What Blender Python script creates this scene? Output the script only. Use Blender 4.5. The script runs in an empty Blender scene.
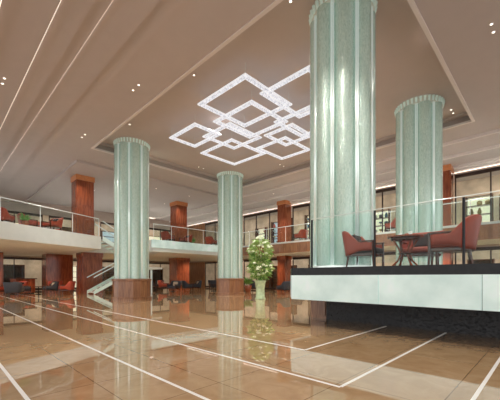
import bpy, bmesh, math, random
from mathutils import Vector, Matrix
random.seed(4)
C = bpy.context.scene.collection
sc = bpy.context.scene
sc.view_settings.view_transform = 'Standard'

# ---------------------------------------------------------------- materials
def nt(name):
    m = bpy.data.materials.new(name); m.use_nodes = True
    n = m.node_tree.nodes; l = m.node_tree.links
    return m, n, l, n['Principled BSDF']
def mat(name, col, rough=.5, metal=0, emi=None, es=0, noise=.12, scale=6, bump=0, stretch=(1,1,1), coat=0, spec=.5):
    m, n, l, b = nt(name)
    tc = n.new('ShaderNodeTexCoord'); mp = n.new('ShaderNodeMapping'); mp.inputs['Scale'].default_value = stretch
    l.new(tc.outputs['Object'], mp.inputs[0])
    t = n.new('ShaderNodeTexNoise'); t.inputs['Scale'].default_value = scale; t.inputs['Detail'].default_value = 4
    l.new(mp.outputs[0], t.inputs['Vector'])
    r = n.new('ShaderNodeValToRGB')
    r.color_ramp.elements[0].position = .3; r.color_ramp.elements[1].position = .7
    r.color_ramp.elements[0].color = tuple(c*(1-noise) for c in col)+(1,)
    r.color_ramp.elements[1].color = tuple(min(1, c*(1+noise)) for c in col)+(1,)
    l.new(t.outputs['Fac'], r.inputs[0]); l.new(r.outputs[0], b.inputs['Base Color'])
    b.inputs['Roughness'].default_value = rough; b.inputs['Metallic'].default_value = metal
    b.inputs['Coat Weight'].default_value = coat; b.inputs['Specular IOR Level'].default_value = spec
    if emi: 
        b.inputs['Emission Color'].default_value = tuple(emi)+(1,); b.inputs['Emission Strength'].default_value = es
    if bump:
        bp = n.new('ShaderNodeBump'); bp.inputs['Strength'].default_value = bump; bp.inputs['Distance'].default_value = .02
        l.new(t.outputs['Fac'], bp.inputs['Height']); l.new(bp.outputs[0], b.inputs['Normal'])
    return m
def wood(name, c1, c2, rough=.22, coat=.4):
    m, n, l, b = nt(name)
    tc = n.new('ShaderNodeTexCoord'); mp = n.new('ShaderNodeMapping'); mp.inputs['Scale'].default_value = (6, 6, .6)
    l.new(tc.outputs['Object'], mp.inputs[0])
    t = n.new('ShaderNodeTexNoise'); t.inputs['Scale'].default_value = 2.5; t.inputs['Detail'].default_value = 6; t.inputs['Distortion'].default_value = .6
    l.new(mp.outputs[0], t.inputs['Vector'])
    r = n.new('ShaderNodeValToRGB'); r.color_ramp.elements[0].position = .35; r.color_ramp.elements[1].position = .65
    r.color_ramp.elements[0].color = c1+(1,); r.color_ramp.elements[1].color = c2+(1,)
    l.new(t.outputs['Fac'], r.inputs[0]); l.new(r.outputs[0], b.inputs['Base Color'])
    b.inputs['Roughness'].default_value = rough; b.inputs['Coat Weight'].default_value = coat
    return m
def glass(name, tint=(.93,.98,.97), k=.10, ref=.01):
    m = bpy.data.materials.new(name); m.use_nodes = True
    n = m.node_tree.nodes; l = m.node_tree.links; n.clear()
    o = n.new('ShaderNodeOutputMaterial'); mx = n.new('ShaderNodeMixShader')
    tr = n.new('ShaderNodeBsdfTransparent'); tr.inputs[0].default_value = tint+(1,)
    g = n.new('ShaderNodeBsdfGlossy'); g.inputs['Roughness'].default_value = .03
    lw = n.new('ShaderNodeLayerWeight'); lw.inputs[0].default_value = .2
    mm = n.new('ShaderNodeMath'); mm.operation = 'MULTIPLY_ADD'; mm.inputs[1].default_value = k; mm.inputs[2].default_value = ref
    l.new(lw.outputs['Facing'], mm.inputs[0]); l.new(mm.outputs[0], mx.inputs[0])
    l.new(tr.outputs[0], mx.inputs[1]); l.new(g.outputs[0], mx.inputs[2]); l.new(mx.outputs[0], o.inputs[0])
    return m

M = {}
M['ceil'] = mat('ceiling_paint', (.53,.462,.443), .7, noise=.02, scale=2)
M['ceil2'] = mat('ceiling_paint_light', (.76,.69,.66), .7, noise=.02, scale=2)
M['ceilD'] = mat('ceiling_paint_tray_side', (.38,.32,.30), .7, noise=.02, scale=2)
M['cove'] = mat('cove_light', (1,.9,.8), .5, emi=(1,.86,.76), es=1.5)
M['spot'] = mat('downlight_lens', (1,.95,.85), .5, emi=(1,.95,.86), es=4)
M['white'] = mat('white_plaster', (.74,.79,.77), .5, noise=.03, scale=3)
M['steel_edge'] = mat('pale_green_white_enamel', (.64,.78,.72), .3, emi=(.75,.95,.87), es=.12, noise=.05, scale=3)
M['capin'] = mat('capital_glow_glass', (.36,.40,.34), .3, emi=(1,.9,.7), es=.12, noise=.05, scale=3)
M['wallp'] = mat('taupe_wall', (.42,.33,.28), .6, noise=.05, scale=3)
M['line'] = mat('white_marble_inlay', (1,.98,.95), .15, emi=(1,.98,.95), es=.08, noise=.02, scale=20)
M['wood'] = wood('orange_wood', (.19,.042,.017), (.34,.09,.036))
M['woodlit'] = mat('wood_capital_glow', (.42,.15,.06), .3, emi=(1,.38,.12), es=.08, noise=.15)  # warm light on the pier tops put into colour and emission
M['woodd'] = wood('dark_wood', (.06,.018,.01), (.12,.038,.02))
M['woodb'] = wood('panel_wood', (.22,.095,.043), (.38,.18,.085), .3)
M['black'] = mat('black_stone', (.012,.013,.015), .25, noise=.3, scale=10, spec=.3)
M['metal'] = mat('brushed_steel_glow', (.88,.95,.92), .22, .6, emi=(.85,1,.95), es=.22, noise=.05, scale=30)  # slight emission stands in for bright reflections on the metal
M['dmetal'] = mat('dark_metal', (.03,.03,.032), .35, .8)
M['bronze'] = mat('bronze_frame', (.06,.04,.035), .35, .6)
M['leather'] = mat('red_leather', (.36,.05,.022), .4, noise=.15, scale=18, bump=.1)
M['cush'] = mat('dark_fabric', (.03,.02,.02), .8, noise=.3, scale=60, bump=.2)
M['cream'] = mat('cream_fabric', (.5,.4,.3), .8, noise=.1, scale=60, bump=.2)
M['dark'] = mat('dark_upholstery', (.03,.035,.05), .6, noise=.2, scale=30)
M['shopw'] = mat('shop_wall_glow', (.38,.28,.21), .6, emi=(1,.72,.5), es=.13, noise=.4, scale=1.2)  # weak warm emission put into the wall to light the shop interiors
M['backlit'] = mat('backlit_shelf_panel', (.6,.45,.3), .6, emi=(1,.82,.6), es=1.0, noise=.2, scale=2)
M['backcool'] = mat('cool_glow_shelf_panel', (.35,.4,.42), .25, emi=(.85,.92,1), es=.5, noise=.3, scale=2)  # no mirror: cool glow put into the panel as emission
M['panel'] = mat('shop_light_panel', (1,.95,.9), .5, emi=(1,.92,.82), es=13)
M['glass'] = glass('clear_glass')
M['leaf'] = mat('leaf_green', (.16,.34,.08), .5, noise=.4, scale=5)
M['leaf2'] = mat('leaf_pale', (.46,.64,.24), .5, noise=.3, scale=5)
M['petal'] = mat('white_petals', (.86,.95,.74), .6, noise=.06, scale=20)
M['vase'] = mat('pale_green_ceramic', (.5,.66,.42), .12, noise=.2, scale=8, coat=.5)
M['porc'] = mat('white_porcelain', (.85,.85,.83), .15, noise=.02)
for k,c in {'g1':(.45,.08,.05),'g2':(.06,.15,.22),'g3':(.65,.45,.2),'g4':(.7,.68,.64),'g5':(.05,.04,.04)}.items():
    M[k] = mat('display_goods_'+k, c, .4)

m, n, l, b = nt('backlit_white_glass')
tc = n.new('ShaderNodeTexCoord'); t = n.new('ShaderNodeTexNoise'); t.inputs['Scale'].default_value = 1.4; t.inputs['Detail'].default_value = 8
l.new(tc.outputs['Object'], t.inputs['Vector']); r = n.new('ShaderNodeValToRGB'); r.color_ramp.elements[0].position=.3; r.color_ramp.elements[1].position=.7
r.color_ramp.elements[0].color = (.46,.62,.59,1); r.color_ramp.elements[1].color = (.68,.82,.79,1)
l.new(t.outputs['Fac'], r.inputs[0]); l.new(r.outputs[0], b.inputs['Base Color']); b.inputs['Roughness'].default_value = .12
l.new(r.outputs[0], b.inputs['Emission Color']); b.inputs['Emission Strength'].default_value = .34
M['fascia'] = m

m, n, l, b = nt('black_rippled_stone')
tc = n.new('ShaderNodeTexCoord'); mp = n.new('ShaderNodeMapping'); mp.inputs['Scale'].default_value=(16,16,16); v = n.new('ShaderNodeTexNoise'); v.inputs['Scale'].default_value = 1; v.inputs['Detail'].default_value=3
l.new(tc.outputs['Object'], mp.inputs[0]); l.new(mp.outputs[0], v.inputs['Vector']); bp = n.new('ShaderNodeBump'); bp.inputs['Strength'].default_value = .9; bp.inputs['Distance'].default_value = .05
l.new(v.outputs['Fac'], bp.inputs['Height']); l.new(bp.outputs[0], b.inputs['Normal'])
b.inputs['Base Color'].default_value = (.016,.017,.02,1); b.inputs['Roughness'].default_value = .25; b.inputs['Specular IOR Level'].default_value = .45
M['plinth'] = m

m, n, l, b = nt('carved_green_glass_glow')
tc = n.new('ShaderNodeTexCoord')
mp = n.new('ShaderNodeMapping'); mp.inputs['Scale'].default_value = (10, 10, 2.6); mp.inputs['Rotation'].default_value=(.35,.3,0); l.new(tc.outputs['Object'], mp.inputs[0])
t = n.new('ShaderNodeTexNoise'); t.inputs['Scale'].default_value = 2.8; t.inputs['Detail'].default_value = 8; t.inputs['Distortion'].default_value = 1.6; t.inputs['Roughness'].default_value = .65
l.new(mp.outputs[0], t.inputs['Vector'])
r = n.new('ShaderNodeValToRGB'); r.color_ramp.elements[0].position = .3; r.color_ramp.elements[1].position = .72
r.color_ramp.elements[0].color = (.36,.50,.43,1); r.color_ramp.elements[1].color = (.68,.84,.75,1)
l.new(t.outputs['Fac'], r.inputs[0]); l.new(r.outputs[0], b.inputs['Base Color'])
bp = n.new('ShaderNodeBump'); bp.inputs['Strength'].default_value = .6; bp.inputs['Distance'].default_value = .03
l.new(t.outputs['Fac'], bp.inputs['Height']); l.new(bp.outputs[0], b.inputs['Normal'])
b.inputs['Roughness'].default_value = .18; b.inputs['Coat Weight'].default_value = .7; b.inputs['Metallic'].default_value=.45; b.inputs['Coat Roughness'].default_value=.05
b.inputs['Emission Color'].default_value=(.5,.72,.6,1); b.inputs['Emission Strength'].default_value = .09  # greenish light on the columns put into the glass as faint emission
M['colglass'] = m

m, n, l, b = nt('lit_crystal')
tc = n.new('ShaderNodeTexCoord'); v = n.new('ShaderNodeTexNoise'); v.inputs['Scale'].default_value = 11; v.inputs['Detail'].default_value = 3
l.new(tc.outputs['Object'], v.inputs['Vector']); r = n.new('ShaderNodeValToRGB')
r.color_ramp.elements[0].position = .38; r.color_ramp.elements[1].position = .6
r.color_ramp.elements[0].color = (.45,.46,.5,1); r.color_ramp.elements[1].color = (.97,.98,1,1)
l.new(v.outputs['Fac'], r.inputs[0]); l.new(r.outputs[0], b.inputs['Emission Color']); b.inputs['Emission Strength'].default_value = .62
b.inputs['Base Color'].default_value = (.4,.4,.44,1); b.inputs['Roughness'].default_value = .1
M['crystal'] = m
M['crystaledge'] = mat('lit_crystal_edge', (.4,.4,.44), .1, emi=(.95,.97,1), es=.68)

m, n, l, b = nt('polished_amber_marble')
tc = n.new('ShaderNodeTexCoord')
t = n.new('ShaderNodeTexNoise'); t.inputs['Scale'].default_value = 3; t.inputs['Detail'].default_value = 12; t.inputs['Roughness'].default_value = .6; t.inputs['Distortion'].default_value = 1.2
l.new(tc.outputs['Object'], t.inputs['Vector'])
r = n.new('ShaderNodeValToRGB'); e = r.color_ramp.elements
e[0].position = .2; e[0].color = (.43,.265,.135,1); e[1].position = .82; e[1].color = (.66,.48,.29,1)
x = e.new(.5); x.color = (.55,.37,.205,1)
l.new(t.outputs['Fac'], r.inputs[0])
br = n.new('ShaderNodeTexBrick'); br.offset = 0; br.inputs['Scale'].default_value = 1; br.inputs['Brick Width'].default_value = .9; br.inputs['Row Height'].default_value = .9
br.inputs['Mortar Size'].default_value = .006; br.inputs['Color1'].default_value = (1,1,1,1); br.inputs['Color2'].default_value = (.9,.88,.85,1); br.inputs['Mortar'].default_value = (.5,.45,.4,1)
l.new(tc.outputs['Object'], br.inputs['Vector'])
mx = n.new('ShaderNodeMix'); mx.data_type = 'RGBA'; mx.blend_type = 'MULTIPLY'; mx.inputs[0].default_value = 1
l.new(r.outputs[0], mx.inputs[6]); l.new(br.outputs['Color'], mx.inputs[7]); l.new(mx.outputs[2], b.inputs['Base Color'])
b.inputs['Roughness'].default_value = .02; b.inputs['Specular IOR Level'].default_value = .75
b.inputs['Coat Weight'].default_value = .5; b.inputs['Coat Roughness'].default_value = .01
M['floor'] = m

# ---------------------------------------------------------------- helpers
def link(o, parent=None):
    C.objects.link(o)
    if parent: o.parent = parent
    return o
def tag(o, label, cat, group=None, kind=None):
    o['label'] = label; o['category'] = cat
    if group: o['group'] = group
    if kind: o['kind'] = kind
    return o
def mesh(name, bm, mt, parent=None, loc=(0,0,0), smooth=False):
    bmesh.ops.recalc_face_normals(bm, faces=bm.faces)
    me = bpy.data.meshes.new(name); bm.to_mesh(me); bm.free()
    for m_ in (mt if isinstance(mt, (list, tuple)) else [mt]): me.materials.append(m_)
    if smooth:
        for p in me.polygons: p.use_smooth = True
    o = bpy.data.objects.new(name, me); o.location = loc
    return link(o, parent)
def addbox(bm, x0,x1,y0,y1,z0,z1, mi=0, bev=0):
    x0,x1 = min(x0,x1),max(x0,x1); y0,y1 = min(y0,y1),max(y0,y1)
    g = bmesh.ops.create_cube(bm, size=1)
    for v in g['verts']:
        v.co = Vector(((x0+x1)/2+v.co.x*(x1-x0), (y0+y1)/2+v.co.y*(y1-y0), (z0+z1)/2+v.co.z*(z1-z0)))
    fs = set(f for v in g['verts'] for f in v.link_faces)
    for f in fs: f.material_index = mi
    if bev:
        es = list(set(e for v in g['verts'] for e in v.link_edges))
        bmesh.ops.bevel(bm, geom=es, offset=bev, segments=3, affect='EDGES', profile=.5)
def box(name, x0,x1,y0,y1,z0,z1, mt, parent=None, bev=0, smooth=False):
    cx,cy,cz = (x0+x1)/2,(y0+y1)/2,min(z0,z1)
    bm = bmesh.new(); addbox(bm, x0-cx,x1-cx,y0-cy,y1-cy,z0-cz,z1-cz, 0, bev)
    return mesh(name, bm, mt, parent, (cx,cy,cz), smooth)
def prism(name, poly, z0, z1, mt, parent=None):
    bm = bmesh.new()
    a = [bm.verts.new((x,y,z0)) for x,y in poly]; c = [bm.verts.new((x,y,z1)) for x,y in poly]
    bm.faces.new(a[::-1]); bm.faces.new(c)
    k = len(poly)
    for i in range(k): bm.faces.new((a[i],a[(i+1)%k],c[(i+1)%k],c[i]))
    return mesh(name, bm, mt, parent)
def addlathe(bm, prof, seg=24, cx=0, cy=0, mi=0, caps=True):
    rings = []
    for r_,z in prof:
        rings.append([bm.verts.new((cx+r_*math.cos(2*math.pi*i/seg), cy+r_*math.sin(2*math.pi*i/seg), z)) for i in range(seg)])
    for a,b_ in zip(rings, rings[1:]):
        for i in range(seg):
            f = bm.faces.new((a[i],a[(i+1)%seg],b_[(i+1)%seg],b_[i])); f.material_index = mi
    if caps:
        bm.faces.new(rings[0][::-1]).material_index = mi; bm.faces.new(rings[-1]).material_index = mi
def lathe(name, prof, mt, parent=None, seg=24, loc=(0,0,0), smooth=True):
    bm = bmesh.new(); addlathe(bm, prof, seg)
    return mesh(name, bm, mt, parent, loc, smooth)
def tube(bm, p, q, r0, r1=None, seg=8, mi=0):
    r1 = r0 if r1 is None else r1
    p = Vector(p); q = Vector(q); d = (q-p).normalized()
    u = d.orthogonal().normalized(); w_ = d.cross(u)
    A = [bm.verts.new(p+(u*math.cos(2*math.pi*i/seg)+w_*math.sin(2*math.pi*i/seg))*r0) for i in range(seg)]
    B = [bm.verts.new(q+(u*math.cos(2*math.pi*i/seg)+w_*math.sin(2*math.pi*i/seg))*r1) for i in range(seg)]
    for i in range(seg): bm.faces.new((A[i],A[(i+1)%seg],B[(i+1)%seg],B[i])).material_index = mi
    bm.faces.new(A[::-1]).material_index = mi; bm.faces.new(B).material_index = mi
def empty(name, loc, rot=0):
    o = bpy.data.objects.new(name, None); o.location = loc; o.rotation_euler = (0,0,rot); o.empty_display_size = .2
    return link(o)
def copytree(root, loc, rot=None):
    n_ = root.copy(); C.objects.link(n_); n_.location = loc
    if rot is not None: n_.rotation_euler = (0,0,rot)
    seen = set()
    def rec(a, b_):
        for ch in a.children:
            if ch.name in seen: continue
            c2 = ch.copy(); C.objects.link(c2); seen.add(c2.name); c2.parent = b_; rec(ch, c2)
    rec(root, n_)
    return n_
def S(o, label, cat='room structure'):
    return tag(o, label, cat, kind='structure')

# ---------------------------------------------------------------- floor
S(box('floor', -10, 23.2, -10, 33, -.2, 0, M['floor']), 'polished amber marble floor with square tiles', 'floor')
LW = .017
lines = [(.61-LW,.61+LW,-3,29),(1.735-LW,1.735+LW,.52,29),(2.86-LW,2.86+LW,1.53,29),(3.94-LW,3.94+LW,2.69,29),
         (2.86+LW,7.1,1.53-LW,1.53+LW),(3.94+LW,7.1,2.69-LW,2.69+LW),(1.735+LW,7.1,.52-LW,.52+LW)]
for i,(a,b_,c,d) in enumerate(lines):
    S(box('trim_%d'%(i+1), a,b_,c,d, 0,.003, M['line']), 'thin white marble inlay strip in the floor', 'floor inlay')

# ---------------------------------------------------------------- ceiling
CTOP=8.2
def ceil(x0,x1,y0,y1,z):
    return S(box('ceiling', x0,x1,y0,y1,z,CTOP, M['ceil']), 'taupe painted stepped ceiling section', 'ceiling')
TX0,TX1,TY0,TY1 = 5.4,15.1,2.25,15.95
ZT,ZB,ZC,ZD = 7.68,7.3,7.16,7.03
ceil(TX0,TX1,TY0,TY1,ZT)
ceil(TX0,TX1,-10,TY0,ZB); ceil(TX0,TX1,TY1,18,ZB); ceil(TX0,TX1,18,33,ZC)
ceil(15.1,16.65,-10,33,ZB); ceil(16.65,18.2,-10,33,ZC); ceil(18.2,23.2,-10,33,ZD)
ceil(3.87,5.4,-10,33,ZB); ceil(3.5,3.87,-10,33,7.22); ceil(2.75,3.5,-10,33,7.14); ceil(2.45,2.75,-10,33,7.06); ceil(1.9,2.45,-10,33,6.98); ceil(1.0,1.9,-10,33,6.86); ceil(-10,1.0,-10,33,6.7)
tn = 20
def trim(*a, m_='ceil2', label='pale moulding at the ceiling step', cat='moulding'):
    global tn; tn += 1
    return S(box('trim_%d'%tn, *a, M[m_]), label, cat)
for xs,z in ((3.87,7.22),(2.75,7.06),(1.9,6.86),(1.0,6.7)):
    trim(xs+.001, xs+.02, -8, 31, z+.035, z+.05, m_='cove', label='warm cove light strip in the ceiling step', cat='cove light')
def ring(x0,x1,y0,y1,w_,z0,z1,m_='ceil2'):
    trim(x0,x0+w_,y0,y1,z0,z1,m_=m_); trim(x1-w_,x1,y0,y1,z0,z1,m_=m_)
    trim(x0+w_,x1-w_,y0,y0+w_,z0,z1,m_=m_); trim(x0+w_,x1-w_,y1-w_,y1,z0,z1,m_=m_)
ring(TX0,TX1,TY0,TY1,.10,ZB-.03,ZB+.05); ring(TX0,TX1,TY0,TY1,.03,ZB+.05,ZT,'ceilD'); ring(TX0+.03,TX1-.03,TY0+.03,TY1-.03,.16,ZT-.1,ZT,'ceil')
trim(16.57,16.65,-8,30,ZC,ZB); trim(18.1,18.2,-8,30,ZD,ZC)

# ---------------------------------------------------------------- downlights
def downlight(x,y,z):
    o = empty('recessed_downlight', (x,y,z-.012))
    bm = bmesh.new(); addlathe(bm, [(.03,.012),(.05,.012),(.05,0),(.03,0)], 16, caps=False)
    mesh('trim_ring', bm, M['ceil2'], o)
    lathe('lens', [(.03,.011),(.03,.002)], M['spot'], o, 16)
    return tag(o, 'small round recessed ceiling downlight with warm lens', 'downlight', 'ceiling downlights')
d0 = None
pts = []
for y in (4.5,9.6,14.6): pts += [(4.7,y,ZB),(4.7,y+.4,ZB)]
for y in (5.4,11.4): pts += [(1.5,y,6.86),(1.5,y+.35,6.86)]
for y in (2.9,6.8,11.5): pts += [(14.3,y,ZT),(14.65,y,ZT),(6.0,y+1.6,ZT)]
for x in (7.6,11.2): pts += [(x,15.2,ZT),(x+.35,15.2,ZT)]
for x in (8,10.8,13.5): pts += [(x,19.5,ZC),(x,23,ZC)]
for y in (5,8.2,11.4,14.6): pts += [(17.4,y,ZC)]
for y in (1.1,): pts += [(9.6,y,ZB),(9.95,y,ZB),(12.2,y,ZB),(12.55,y,ZB)]
for p in pts:
    if d0 is None: d0 = downlight(*p)
    else: copytree(d0, (p[0],p[1],p[2]-.012))

# ---------------------------------------------------------------- columns
def column(x, y, z0, z1, base, label, R=.80):
    root = empty('glass_column', (x,y,z0)); H = z1-z0
    zb = 1.02 if base else .06
    HC = .20
    NP = 8; off = math.radians(10)
    for k in range(NP):
        a0 = off+2*math.pi*k/NP; a1 = off+2*math.pi*(k+1)/NP; g = .05
        bm = bmesh.new(); NS = 16; rows = []
        for z in (zb, H-HC):
            row = []
            for i in range(NS+1):
                t_ = i/NS; a = a0+g+(a1-a0-2*g)*t_
                rr = R-.13+.16*math.sin(math.pi*t_)**.65
                row.append(bm.verts.new((rr*math.cos(a), rr*math.sin(a), z)))
            rows.append(row)
        for i in range(NS): bm.faces.new((rows[0][i],rows[0][i+1],rows[1][i+1],rows[1][i]))
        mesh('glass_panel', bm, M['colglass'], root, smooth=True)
        bm = bmesh.new()
        for s in (-.034,.034):
            ca,sa = math.cos(a0+s),math.sin(a0+s)
            tube(bm, ((R-.045)*ca,(R-.045)*sa,zb), ((R-.045)*ca,(R-.045)*sa,H-HC), .022, seg=8)
        mesh('metal_mullion', bm, M['metal'], root, smooth=True)
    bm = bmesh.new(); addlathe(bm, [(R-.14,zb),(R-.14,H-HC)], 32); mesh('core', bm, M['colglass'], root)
    bm = bmesh.new(); addlathe(bm, [(R-.03,H-HC-.01),(R,H-HC),(R,H-HC+.02),(R-.05,H-HC+.025),(R-.05,H-.03),(R+.03,H-.025),(R+.04,H)], 40, mi=1)
    for i in range(36):
        a = 2*math.pi*i/36
        tube(bm, ((R)*math.cos(a),(R)*math.sin(a),H-HC+.01), ((R+.03)*math.cos(a),(R+.03)*math.sin(a),H-.02), .03, .042, seg=8, mi=0)
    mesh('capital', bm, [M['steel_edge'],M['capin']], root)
    if base:
        NSEG = 16; bm = bmesh.new()
        rb = R+.09
        prof = [(rb+.05,0),(rb+.05,.1),(rb,.13),(rb,.5),(rb,.54),(rb,.9),(rb+.04,.93),(rb+.04,1.0),(rb-.1,1.03)]
        addlathe(bm, prof, NSEG)
        bm.faces.ensure_lookup_table()
        fs = [f for f in bm.faces if len(f.verts)==4 and (abs(f.calc_center_median().z-.315)<.01 or abs(f.calc_center_median().z-.72)<.01)]
        bmesh.ops.inset_individual(bm, faces=fs, thickness=.05, depth=-.04)
        mesh('wood_base', bm, M['woodb'], root)
    else:
        bm = bmesh.new(); addlathe(bm, [(R+.02,0),(R+.02,.05),(R-.04,.07)], 40); mesh('base_ring', bm, M['metal'], root)
    return tag(root, label, 'column', 'carved glass columns')
PT = 1.31
column(7.16,3.78,PT,ZT,False,'tall carved pale green glass column rising from the raised lounge platform',R=.755)
column(7.0,15.0,0,ZT,True,'carved pale green glass column on a round panelled wood base')
column(13.54,15.0,0,ZT,True,'carved pale green glass column on wood base near the flowers')
column(13.2,3.75,0,ZT,True,'carved pale green glass column behind the lounge platform')

# ---------------------------------------------------------------- raised platform
plat = empty('raised_platform', (0,0,0))
polyi = [(6.03,-3.98),(6.03,4.43),(6.71,4.97),(9.98,4.97),(9.98,-3.98)]
prism('deck', polyi, .60, PT-.04, M['black'], plat)
prism('black_rim', [(5.98,-4.02),(5.98,4.46),(6.69,5.02),(10.02,5.02),(10.02,-4.02)], PT-.17, PT-.001, M['black'], plat)
ys = [-4,-2.4,-.8,.8,2.4,4.45]
FT=PT-.17
for a,b_ in zip(ys, ys[1:]):
    box('glass_fascia', 5.97,6.03,a+.006,b_-.006,.58,FT, M['fascia'], plat)
def slantpanel(p,q,z0,z1,th=.05):
    p=Vector(p);q=Vector(q);nn=Vector((q.y-p.y,-(q.x-p.x))).normalized()*th
    return prism('glass_fascia',[tuple(p),tuple(q),tuple(q+nn),tuple(p+nn)],z0,z1,M['fascia'],plat)
slantpanel((5.97,4.45),(6.7,5.03),.58,FT)
box('glass_fascia', 6.7,10,4.98,5.03,.58,FT, M['fascia'], plat)
box('soffit', 6.1,9.9,-3.9,4.4,.57,.60, M['black'], plat)
box('plinth', 7.2,9.6,-3.9,4.25,0,.57, M['plinth'], plat)
bm = bmesh.new(); addbox(bm,-1.1,1.1,-.26,.26,0,.599); addbox(bm,-1.13,-1.1,-.2,.2,.08,.5)
mesh('wood_support', bm, M['woodb'], plat, (8.4,4.53,0))
tag(plat, 'raised lounge platform with black rim and white glass fascia', 'platform')

# ---------------------------------------------------------------- railings
def railing(name, p, q, z, h, n_, label, postm='dmetal', post_r=.02, handr=.02):
    p=Vector((p[0],p[1],0)); q=Vector((q[0],q[1],0)); d=q-p; L=d.length
    root = empty(name, (p.x,p.y,z), math.atan2(d.y,d.x))
    for i in range(n_):
        a=L*i/n_+.04; b_=L*(i+1)/n_-.04
        box('glass_pane', a,b_,-.006,.006,.06,h-.05, M['glass'], root)
    for i in range(n_+1):
        bm=bmesh.new(); tube(bm,(0,0,0),(0,0,h-.02),post_r,seg=8)
        mesh('post', bm, M[postm], root, (min(max(L*i/n_,.02),L-.02),0,0))
    bm=bmesh.new(); tube(bm,(0,0,h),(L,0,h),handr,seg=8); mesh('handrail', bm, M['metal'], root, smooth=True)
    return tag(root, label, 'railing', 'glass railings')
railing('glass_railing',(6.04,3.95),(6.04,-1.85),PT,1.1,4,'glass railing with dark posts along the lounge platform edge', post_r=.022, handr=.008)

# ---------------------------------------------------------------- mezzanine
MZ=3.5; MB=2.75; EX=16.9; WX=20.0; WY=30.0
mez=[(-4,14.6),(2.1,17.0),(7.1,19.3),(7.1,22.0),(10,22.0),(10,18.5),(EX,18.5),(EX,-9),(WX-.1,-9),(WX-.1,29.9),(-4,29.9)]
S(prism('floor_mezzanine', mez, MB, MZ, M['white']), 'white mezzanine floor slab', 'mezzanine')
S(box('trim_11', EX-.07,EX-.001,-8,18.4,MB-.02,MZ-.12, M['woodb']), 'warm wood fascia along the mezzanine edge', 'fascia')
S(box('trim_12', 9.9,EX,18.43,18.499,MB+.25,MZ+.02, M['fascia']), 'white upper fascia of the mezzanine bridge', 'fascia')
railing('glass_railing',(2.1,17.1),(7.0,19.36),MZ,1.05,3,'glass balustrade along the angled white mezzanine edge','metal',.013,.02)
railing('glass_railing',(-3.5,14.9),(2.0,17.06),MZ,1.05,3,'glass balustrade along the angled white mezzanine edge','metal',.013,.02)
railing('glass_railing',(10.1,18.6),(EX-.1,18.6),MZ,1.05,5,'glass balustrade along the mezzanine bridge','metal',.013,.02)
railing('glass_railing',(EX+.1,18.4),(EX+.1,-6),MZ,1.05,14,'glass balustrade along the long shop mezzanine','metal',.013,.02)

# ---------------------------------------------------------------- staircase
st = empty('staircase',(0,0,0))
def flight(x0,z0,dx,nst,y0,y1):
    tr=.28*(1 if dx>0 else -1); rs=(MZ/2)/nst
    for i in range(nst-1):
        a=x0+tr*i
        box('step',a,a+tr,y0,y1,z0+rs*(i+1)-.06,z0+rs*(i+1),M['white'],st)
    xa=x0; xb=x0+tr*(nst-1); za=z0; zb=z0+rs*(nst-1)
    for yy in (y0-.03,y1+.03):
        bm=bmesh.new()
        v=[bm.verts.new(c) for c in ((xa,yy-.02,za-.0),(xb,yy-.02,zb-.1),(xb,yy-.02,zb+.18),(xa,yy-.02,za+.22),(xa,yy+.02,za-.0),(xb,yy+.02,zb-.1),(xb,yy+.02,zb+.18),(xa,yy+.02,za+.22))]
        for f in ((0,1,2,3),(7,6,5,4),(0,4,5,1),(1,5,6,2),(2,6,7,3),(3,7,4,0)): bm.faces.new([v[j] for j in f])
        mesh('stringer',bm,M['steel_edge'],st)
        bm=bmesh.new()
        v=[bm.verts.new(c) for c in ((xa,yy,za+.25),(xb,yy,zb+.22),(xb,yy,zb+1.05),(xa,yy,za+1.05))]; bm.faces.new(v)
        mesh('glass_balustrade',bm,M['glass'],st)
        bm=bmesh.new(); tube(bm,(xa,yy,za+1.07),(xb,yy,zb+1.07),.03); mesh('handrail',bm,M['metal'],st)
flight(7.15,0,1,11,20.65,21.8)
box('landing',9.95,11.1,19.2,21.8,MZ/2-.12,MZ/2,M['white'],st)
flight(9.95,MZ/2,-1,11,19.2,20.4)
box('landing_post',10.9,11.0,20.4,20.5,0,MZ/2-.12,M['metal'],st)
tag(st,'two-flight staircase with glass balustrades up to the mezzanine','staircase')

# ---------------------------------------------------------------- wood piers
def pier(x,y,z0,z1,w_=.62,label='square orange wood pier with recessed panels',lit=False):
    bm=bmesh.new(); addbox(bm,-w_,w_,-w_,w_,0,z1-z0)
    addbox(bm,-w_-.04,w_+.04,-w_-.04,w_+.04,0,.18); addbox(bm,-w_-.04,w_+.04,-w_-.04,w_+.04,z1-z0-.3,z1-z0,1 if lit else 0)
    for s in (-1,1):
        for zz in (0.3,(z1-z0)/2+.05):
            hh=(z1-z0)/2-.42
            addbox(bm,s*w_,s*(w_+.025),-w_+.12,w_-.12,zz,zz+hh); addbox(bm,-w_+.12,w_-.12,s*w_,s*(w_+.025),zz,zz+hh)
    return tag(mesh('wood_pier',bm,[M['wood'],M['woodlit']],None,(x,y,z0)),label,'pier','orange wood piers')
for x,y in ((6.5,20.6),(14.2,22.0)):
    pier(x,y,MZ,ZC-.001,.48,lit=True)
pier(7.7,23.0,0,MB-.001); pier(15.3,23.6,0,MB-.001)
for y in (4.3,9.75,15.2,-1.2,20.7):
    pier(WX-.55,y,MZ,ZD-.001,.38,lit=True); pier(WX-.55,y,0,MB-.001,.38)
tag(box('wood_panelled_block',5.7,7.4,25.6,26.8,0,2.74,M['wood']),'orange wood panelled service block under the mezzanine','wall block')
tag(box('wood_panelled_block',1.9,3.4,26.2,27.2,0,2.74,M['wood']),'red-brown wood panelled block under the mezzanine','wall block')

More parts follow.
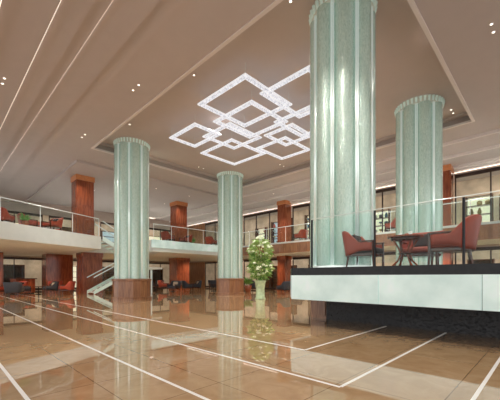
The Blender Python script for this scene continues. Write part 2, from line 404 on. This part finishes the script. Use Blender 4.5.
# ---------------------------------------------------------------- shop walls and windows
WT=6.65
S(box('wall_right',WX-.1,WX+.1,-9,30,WT,ZD,M['wallp']),'taupe wall header above the shop windows','wall')
S(box('wall_right',WX-.09,WX+.1,-9,30,MB-.1,MZ+.15,M['wallp']),'taupe wall band between shop floors','wall')
S(box('wall_back',-4,WX,WY-.1,WY+.1,6.2,6.7,M['wallp']),'taupe wall header','wall')
S(box('wall_back',1.0,WX,WY-.1,WY+.1,6.7,6.86,M['wallp']),'taupe wall header','wall')
S(box('wall_back',5.4,WX,WY-.1,WY+.1,6.86,ZC,M['wallp']),'taupe wall header','wall')
S(box('wall_back',-4,WX,WY-.08,WY+.1,MB-.1,MZ+.15,M['wallp']),'taupe wall band between floors','wall')
S(box('wall_shop',23,23.2,-9,33,0,7.5,M['shopw']),'rear wall of the shops with warm light put into its colour','wall')
S(box('wall_shop',-4,23,32.8,33,0,7.5,M['shopw']),'rear wall with warm light put into its colour','wall')
S(box('floor_shop',WX+.1,23,-9,32.8,MZ-.2,MZ,M['white']),'upper shop floor slab','floor')
S(box('floor_shop',-4,WX+.1,30.1,32.8,MZ-.2,MZ,M['white']),'upper shop floor slab','floor')
trim(WX-.25,WX-.1,-8,29.9,ZD-.25,ZD,m_='ceil2'); trim(WX-.4,WX-.25,-8,29.9,ZD-.12,ZD,m_='ceil2')
trim(WX-.13,WX-.101,-8,29.9,ZD-.31,ZD-.27,m_='cove',label='warm cornice light strip above the shop windows',cat='cove light')
wn=[0]
def window(axis,a0,a1,z0,z1,panes):
    wn[0]+=1
    bm=bmesh.new(); t_=.06
    def ab(bm,a,b_,d0,d1,za,zb):
        if axis=='x': addbox(bm,d0,d1,a,b_,za,zb)
        else: addbox(bm,a,b_,d0,d1,za,zb)
    D=WX if axis=='x' else WY
    ab(bm,a0,a1,D-.04,D+.04,z0,z0+t_*3); ab(bm,a0,a1,D-.04,D+.04,z1-t_*3,z1)
    for i in range(panes+1):
        c=a0+(a1-a0)*i/panes; ab(bm,c-t_/2,c+t_/2,D-.045,D+.045,z0,z1)
    o=mesh('window_%d'%wn[0],bm,M['bronze']); S(o,'dark bronze framed tall shop window','window')
    bm=bmesh.new(); ab(bm,a0,a1,D-.004,D+.004,z0+.1,z1-.1)
    mesh('window_glass',bm,M['glass'],o)
ybays=[(-.75,3.85),(4.75,9.3),(10.2,14.75),(15.65,20.25),(21.15,26)]
S(box('wall_right',WX-.08,WX+.08,26,30,0,WT,M['woodb']),'wood panelled wall','wall')
for a,b_ in ybays:
    window('x',a,b_,MZ+.15,WT,3); window('x',a,b_,.02,MB-.1,3)
    for zz in (ZD,MZ-.2):
        tag(box('ceiling_light_panel',20.5,21.1,a+.4,b_-.4,zz-.06,zz-.001,M['panel']),'flat white shop ceiling light panel','ceiling light','shop light panels')
xbays=((-2,2.2),(2.7,6.4),(6.9,10.4),(11,14.2),(14.8,19.4))
for i,(a,b_) in enumerate(xbays):
    window('y',a,b_,MZ+.15,6.2,2); window('y',a,b_,.02,MB-.1,2)
    tag(box('ceiling_light_panel',a+.6,b_-.6,30.6,31,MZ-.26,MZ-.201,M['panel']),'flat white ceiling light panel','ceiling light','shop light panels')
    if i>1: tag(box('ceiling_light_panel',a+.6,b_-.6,30.6,31,6.63,6.689,M['panel']),'flat white ceiling light panel','ceiling light','shop light panels')

def shelf(x,y,z,w_,lv,rot=0,mt='woodd',bk=None):
    bk=bk or random.choice(['backlit','woodb','backcool','backlit','woodd'])
    root=empty('display_shelf',(x,y,z),rot); hh=lv*.5+.12
    box('side_panel',-.2,.2,-w_/2,-w_/2+.05,0,hh,M[mt],root); box('side_panel',-.2,.2,w_/2-.05,w_/2,0,hh,M[mt],root)
    box('back_panel',.2,.23,-w_/2,w_/2,0,hh,M[bk],root)
    for i in range(lv+1): box('shelf_board',-.2,.199,-w_/2+.05,w_/2-.05,.05+.5*i,.085+.5*i,M[mt],root)
    return tag(root,'dark wood display shelf in a shop','shelf','shop display shelves')
profs=[[(.05,0),(.09,.06),(.11,.15),(.07,.26),(.04,.32),(.055,.36)],[(.1,0),(.12,.03),(.13,.2),(.10,.24),(.03,.27)],[(.07,0),(.02,.05),(.02,.12),(.12,.2),(.13,.26)]]
cache={}
def goods(x,y,z):
    k=random.randint(0,2); g=random.choice(['g1','g2','g3','g4','g5'])
    if (k,g) in cache:
        o=cache[(k,g)].copy(); C.objects.link(o); o.location=(x,y,z)
    else:
        o=lathe('display_vase',profs[k],M[g],None,12,(x,y,z)); cache[(k,g)]=o
        tag(o,'small glazed vessel on a lit shop shelf','vase','shop vessels')
for a,b_ in ybays[:4]:
    wd=(b_-a-.9)/3
    for j in range(3):
        yy=a+.25+wd/2+j*(wd+.2); dp=21.4+.6*(j%2)
        lvs=random.choice([4,5]); shelf(dp,yy,MZ,wd,lvs,bk=['backlit','backcool','backlit'][j])
        for lv in range(lvs):
            for k in (-.3,0,.3):
                if random.random()<.7: goods(dp,yy+k*wd,MZ+.086+.5*lv)
        shelf(21.9,yy,0,wd,random.choice([3,4]))
for a,b_ in xbays:
    shelf((a+b_)/2,31.6,0,(b_-a)*.5,4,math.pi/2); shelf((a+b_)/2,31.6,MZ,(b_-a)*.6,4,math.pi/2)

# ---------------------------------------------------------------- chandelier
CZ=7.25
ch=empty('crystal_chandelier',(9.6,9,CZ))
F=.911
frames=[(7.3,9.9,7.34,9.99),(8.1,9.65,11.3,13.4),(10.3,12.85,11.3,13.85),(8.6,10.9,8.3,10.65),(8.5,11.0,5.6,7.8),
        (10.5,12.6,6.7,8.8),(12.0,14.2,9.3,11.3),(9.2,11.3,10.2,12.2),(11.2,12.9,8.3,10.0)]
rodme=None
for i,(x0,x1,y0,y1) in enumerate(frames):
    x0=x0*F-9.6;x1=x1*F-9.6;y0=y0*F-9;y1=y1*F-9; zz=.006*i
    wd=.18
    bm=bmesh.new()
    def strip(a0,a1,b0,b1,z0,z1,mi): addbox(bm,a0,a1,b0,b1,z0+zz,z1+zz,mi)
    for (X0,X1,Y0,Y1,t_,zA,zB,mi) in ((x0,x1,y0,y1,.016,-.02,.03,1),(x0+wd-.016,x1-wd+.016,y0+wd-.016,y1-wd+.016,.016,-.02,.03,1),(x0+.016,x1-.016,y0+.016,y1-.016,wd-.032,.012,.02,0)):
        strip(X0,X0+t_,Y0,Y1,zA,zB,mi); strip(X1-t_,X1,Y0,Y1,zA,zB,mi)
        strip(X0+t_,X1-t_,Y0,Y0+t_,zA,zB,mi); strip(X0+t_,X1-t_,Y1-t_,Y1,zA,zB,mi)
    def beadrow(p,q):
        L=math.dist(p,q); k=int(L/.09)
        for j in range(k):
            t_=(j+.5)/k; cx=p[0]+(q[0]-p[0])*t_; cy=p[1]+(q[1]-p[1])*t_; rr=.034
            vv=[bm.verts.new((cx+dx*rr,cy+dy*rr,zz-.02+dz*rr*1.3)) for dx,dy,dz in ((1,0,0),(0,1,0),(-1,0,0),(0,-1,0),(0,0,1),(0,0,-1))]
            for a_,b2 in ((0,1),(1,2),(2,3),(3,0)):
                bm.faces.new((vv[a_],vv[b2],vv[4])); bm.faces.new((vv[b2],vv[a_],vv[5]))
    for o_ in (.055,.125):
        beadrow((x0+o_,y0+o_),(x1-o_,y0+o_)); beadrow((x1-o_,y0+o_),(x1-o_,y1-o_)); beadrow((x1-o_,y1-o_),(x0+o_,y1-o_)); beadrow((x0+o_,y1-o_),(x0+o_,y0+o_))
    mesh('crystal_frame',bm,[M['crystal'],M['crystaledge']],ch)
    for px,py in ((x0+.09,y0+.09),(x1-.09,y1-.09),(x0+.09,y1-.09),(x1-.09,y0+.09)):
        if rodme is None:
            bm=bmesh.new(); tube(bm,(0,0,.04),(0,0,ZT-CZ-.001),.005,seg=6); rod=mesh('suspension_rod',bm,M['metal'],ch,(px,py,0)); rodme=rod
        else:
            rod=rodme.copy(); C.objects.link(rod); rod.parent=ch; rod.location=(px,py,0)
tag(ch,'chandelier of interlocking square crystal frames under the ceiling tray','chandelier')

# ---------------------------------------------------------------- armchair
def armchair(loc, rot, label, back='leather', seat='leather', pillow='cush', s=1.0):
    root=empty('armchair',loc,rot); root.scale=(s,s,s)
    path=[]
    W_=.34
    for i in range(6): path.append((.30-.34*i/6, W_, 0,1))
    for i in range(13):
        a=math.pi/2+math.pi*i/12; ca,sa=math.cos(a),math.sin(a)
        q=.45; path.append((-.04-.30*abs(ca)**q, W_*math.copysign(abs(sa)**q,sa), ca,sa))
    for i in range(6): path.append((-.04+.34*(i+1)/6,-W_,0,-1))
    bm=bmesh.new(); secs=[]
    for x,y,nx,ny in path:
        t_=max(0,min(1,(.06-x)/.34)); t_=t_*t_*(3-2*t_)
        top=.54+.29*t_; fl=.01+.10*t_; lo=.36-.1*t_
        s_=[]
        for (off_,z) in ((.02,lo),(.03,lo+.08),(.03+fl*.7,top-.03),(.018+fl*.7,top),(-.012+fl*.7,top),(-.02+fl*.7,top-.03),(-.025,lo+.08),(-.025,lo)):
            s_.append(bm.verts.new((x+nx*off_,y+ny*off_,z)))
        secs.append(s_)
    for a,b_ in zip(secs,secs[1:]):
        for j in range(8): bm.faces.new((a[j],a[(j+1)%8],b_[(j+1)%8],b_[j]))
    bm.faces.new(secs[0][::-1]); bm.faces.new(secs[-1])
    mesh('back_shell',bm,M[back],root,smooth=True)
    bm=bmesh.new(); addbox(bm,-.30,.33,-.32,.32,.24,.31,0,.015)
    for sy in (-1,1): addbox(bm,-.12,.35,sy*.345-.03,sy*.345+.03,.55,.585,0,.01)
    mesh('wood_frame',bm,M['woodd'],root)
    bm=bmesh.new(); addbox(bm,-.27,.35,-.305,.305,.312,.44,0,.045); mesh('seat_cushion',bm,M[seat],root,smooth=True)
    bm=bmesh.new(); addbox(bm,-.06,.06,-.2,.2,-.15,.15,0,.055)
    p=mesh('pillow',bm,M[pillow],root,(-.17,0,.61),smooth=True); p.rotation_euler=(0,-.25,0)
    for sx,sy in ((.32,.345),(.32,-.345),(-.27,.28),(-.27,-.28)):
        bm=bmesh.new(); tube(bm,(0,0,.26 if sx<0 else .56),(0,0,.2),.026,.026); tube(bm,(0,0,.2),(.012*(1 if sx>0 else -3),0,.006),.026,.018)
        mesh('leg',bm,M['woodd'],root,(sx,sy,0))
    return tag(root,label,'armchair','red leather lounge armchairs')
a1=armchair((6.72,1.36,PT),math.radians(100),'red leather tub armchair with dark pillow facing the small table',s=1.02)
a2=armchair((6.50,2.92,PT),math.radians(-86),'red leather tub armchair by the column with dark seat pad',pillow='cush',seat='cush',s=.92)
a3=copytree(a1,(7.75,2.15,PT),math.radians(185)); a3['label']='red leather tub armchair behind the round table'

tb=empty('round_table',(6.75,2.17,PT))
lathe('table_top',[(.32,.585),(.34,.59),(.34,.615),(.32,.62)],M['wood'],tb,32)
lathe('apron',[(.27,.53),(.27,.585)],M['woodd'],tb,24)
for k in range(4):
    a=math.pi/4+k*math.pi/2; bm=bmesh.new(); ca,sa=math.cos(a),math.sin(a)
    prof=[(.25,.55),(.14,.38),(.09,.26),(.15,.12),(.26,.015)]
    for (r0,z0),(r1,z1) in zip(prof,prof[1:]): tube(bm,(r0*ca,r0*sa,z0),(r1*ca,r1*sa,z1),.018)
    mesh('leg',bm,M['wood'],tb)
lathe('stretcher',[(.13,.25),(.13,.275)],M['woodd'],tb,20)
tag(tb,'small round wooden table with curved legs','table')
def cup(x,y):
    o=empty('tea_cup',(x,y,PT+.62)); lathe('saucer',[(.03,0),(.065,.01),(.065,.013)],M['porc'],o,16); lathe('cup',[(.02,.014),(.035,.03),(.04,.07)],M['porc'],o,16)
    bm=bmesh.new(); tube(bm,(.038,0,.06),(.06,0,.045),.005,seg=6); tube(bm,(.06,0,.045),(.036,0,.03),.005,seg=6); mesh('cup_handle',bm,M['porc'],o)
    tag(o,'white porcelain cup and saucer on the round table','cup','tea cups')
cup(6.65,2.04); cup(6.85,2.30)

# ---------------------------------------------------------------- flower arrangement
pl=empty('flower_arrangement',(11.5,10.5,0))
lathe('glass_vase',[(.27,0),(.28,.03),(.23,.1),(.22,.5),(.27,.85),(.31,.92),(.29,.93)],M['vase'],pl,28)
bm=bmesh.new()
for k in range(9):
    a=k*2.4; tube(bm,(.06*math.cos(a),.06*math.sin(a),.9),(.3*math.cos(a),.3*math.sin(a),2.3),.02,.01,6)
mesh('stems',bm,M['leaf'],pl)
def blade(bm,base,dirv,L,w_):
    d=Vector(dirv).normalized(); side=d.cross(Vector((random.random(),random.random(),.3))).normalized()
    pts_=[]
    for t_,ww in ((0,.25),(.35,1),(.7,.7),(1,.02)):
        c=Vector(base)+d*L*t_+Vector((0,0,-.25*L*t_*t_)); pts_.append((bm.verts.new(c-side*w_*ww),bm.verts.new(c+side*w_*ww)))
    for a_,b2 in zip(pts_,pts_[1:]): bm.faces.new((a_[0],a_[1],b2[1],b2[0]))
def prof_r(z):
    return (.54+.12*math.sin(z*6.2-1.2))*math.sin(math.pi*min(.97,max(.08,(z-.85)/2.25)))**.5
for nm,mt_,cnt,zr in (('dark_foliage','leaf',260,(1.0,2.4)),('pale_foliage','leaf2',640,(1.0,2.95))):
    bm=bmesh.new()
    for i in range(cnt):
        z=random.uniform(*zr); a=random.uniform(0,6.28); rr=prof_r(z)*random.uniform(.4,.92)
        blade(bm,(rr*math.cos(a),rr*math.sin(a),z),(math.cos(a),math.sin(a),random.uniform(-.5,.9)),random.uniform(.16,.32),random.uniform(.025,.05))
    mesh(nm,bm,M[mt_],pl)['kind']='stuff'
fb=None
for i in range(90):
    z=random.choice((random.uniform(1.15,1.75),random.uniform(2.1,3.05),random.uniform(2.3,3.05))); a=random.uniform(0,6.28); rr=prof_r(z)*random.uniform(.9,1.1)
    if fb is None:
        bm=bmesh.new()
        for k in range(12):
            an=k*2.4; ph=.25+.9*(k/12)
            v_=Vector((math.cos(an)*math.sin(ph),math.sin(an)*math.sin(ph),math.cos(ph)))
            g=bmesh.ops.create_icosphere(bm,subdivisions=1,radius=.035)
            for v in g['verts']: v.co=v.co+v_*.05
        fb=mesh('flower',bm,M['petal'],pl); f_=fb
    else:
        f_=fb.copy(); C.objects.link(f_); f_.parent=pl
    f_.location=(rr*math.cos(a),rr*math.sin(a),z); s_=random.uniform(.8,1.35); f_.scale=(s_,s_,s_)
tag(pl,'tall white flower and greenery arrangement in pale green vase','flower arrangement')

# ---------------------------------------------------------------- distant furniture
b0=armchair((12.2,19.5,0),math.radians(200),'dark upholstered lounge chair under the mezzanine',back='dark',seat='dark',pillow='cream')
b0['group']='dark lounge chairs'
for i,(x,y,r_) in enumerate([(13.4,19.6,-20),(14.6,20.2,160),(16.0,19.4,30),(9.4,24.8,200),(11,25.4,-30),(12.5,24.5,100),(17,21,240),(18.2,13,10),(18.2,11.6,180),(18,17,60),(3.8,22.3,0),(5.2,22.4,180),(16,12.6,100),(16.2,8.2,30),(11.9,22.6,40),(13.9,24.8,200),(3.2,21,60),(15.4,17.6,150)]):
    copytree(b0,(x,y,0),math.radians(r_))
for i,(x,y,r_) in enumerate([(3.6,19.8,0),(5.0,20.9,180),(4.2,22,90),(12,20,0),(13.6,20.1,180),(16,20,0),(18,12.6,90),(18,8,-90),(18,6.4,90),(2.4,18.9,40),(4.6,19.4,200)]):
    c=copytree(a1,(x,y,MZ),math.radians(r_)); c['label']='red leather armchair on the mezzanine behind glass balustrade'
for i,(x,y,r_) in enumerate([(2.6,23.2,20),(3.8,23.7,200),(5.8,23.9,90),(6.0,21.9,150),(13.2,22.6,-40)]):
    c=copytree(a1,(x,y,0),math.radians(r_)); c['label']='red leather armchair on the marble under the mezzanine'
def lowtable(x,y,z):
    o=empty('side_table',(x,y,z)); lathe('table_top',[(.3,.48),(.32,.49),(.32,.51)],M['woodd'],o,20); lathe('pedestal',[(.2,0),(.2,.02),(.03,.05),(.03,.48)],M['dmetal'],o,16)
    tag(o,'small round dark pedestal table between lounge chairs','side table','pedestal tables')
for x,y,z in ((12.8,20.6,0),(15.3,18.9,0),(10.2,25.9,0),(4.1,20.9,MZ),(12.8,20.9,MZ),(4.8,23.4,0)): lowtable(x,y,z)
def planter(x,y,z,s_=1):
    o=empty('potted_plant',(x,y,z)); o.scale=(s_,s_,s_)
    lathe('pot',[(.2,0),(.28,.5),(.26,.5)],M['wood'],o,16)
    bm=bmesh.new()
    for i in range(90):
        a=random.uniform(0,6.28); blade(bm,(.08*math.cos(a),.08*math.sin(a),.48+random.random()*.35),(math.cos(a),math.sin(a),random.uniform(.5,2.2)),random.uniform(.3,.6),.03)
    mesh('foliage',bm,M['leaf'],o)['kind']='stuff'
    tag(o,'leafy green plant in orange wood pot','potted plant','potted plants')
for p in ((3.2,18.3,MZ,.6),(15.2,21.6,MZ,.8),(18,10.2,MZ,1),(16.0,15.8,0,1)): planter(*p)
rc=empty('reception_counter',(4.3,25.2,0),math.radians(20))
box('counter_body',-.6,.6,-.3,.3,.05,.95,M['wood'],rc,.01); box('counter_top',-.68,.68,-.38,.38,.95,1.02,M['woodd'],rc,.01); box('toe_kick',-.55,.55,-.25,.25,0,.05,M['black'],rc)
tag(rc,'small orange wood service counter on the marble floor','counter')

# ---------------------------------------------------------------- lights
def spot(x,y,z,e,size=100,col=(1,.92,.84),soft=.05):
    d=bpy.data.lights.new('spot',"SPOT"); d.energy=e; d.spot_size=math.radians(size); d.spot_blend=.8; d.shadow_soft_size=soft; d.color=col
    o=bpy.data.objects.new('spot_lamp',d); o.location=(x,y,z); C.objects.link(o)
for x in (8.5,14.3):
    for y in (5.9,10,15.3): spot(x,y,ZT-.06,780,115)
for y in (3,9,16): spot(4.7,y,ZB-.06,560,115)
for y in (2,8,14): spot(17.6,y,ZD-.1,600,120)
for x,y in ((3.5,21),(8.5,26),(13,26),(17,26)): spot(x,y,6.65,420,130)
spot(5.8,19.2,7.1,200,130); spot(13.4,20.8,7.1,200,130)
for x,y in ((4,24),(8.6,26),(12,22.5),(16,22),(18,16),(18,10),(18,4),(12,27),(2,19),(5,20.5)): spot(x,y,MB-.03,220,150,(1,.8,.6))
spot(6.6,0,ZB-.06,450,115); spot(9.5,2.6,ZT-.1,350,115)

w=bpy.data.worlds.new('world'); sc.world=w; w.use_nodes=True
bg=w.node_tree.nodes['Background']; bg.inputs[0].default_value=(.98,.96,.95,1); bg.inputs[1].default_value=1.45

# ---------------------------------------------------------------- camera
cd=bpy.data.cameras.new('camera'); cd.sensor_width=36; cd.lens=22.46; cd.shift_y=.154
cam=bpy.data.objects.new('camera',cd); cam.location=(0,0,1.1); cam.rotation_euler=(math.pi/2,0,math.radians(-45.72)); C.objects.link(cam); sc.camera=cam
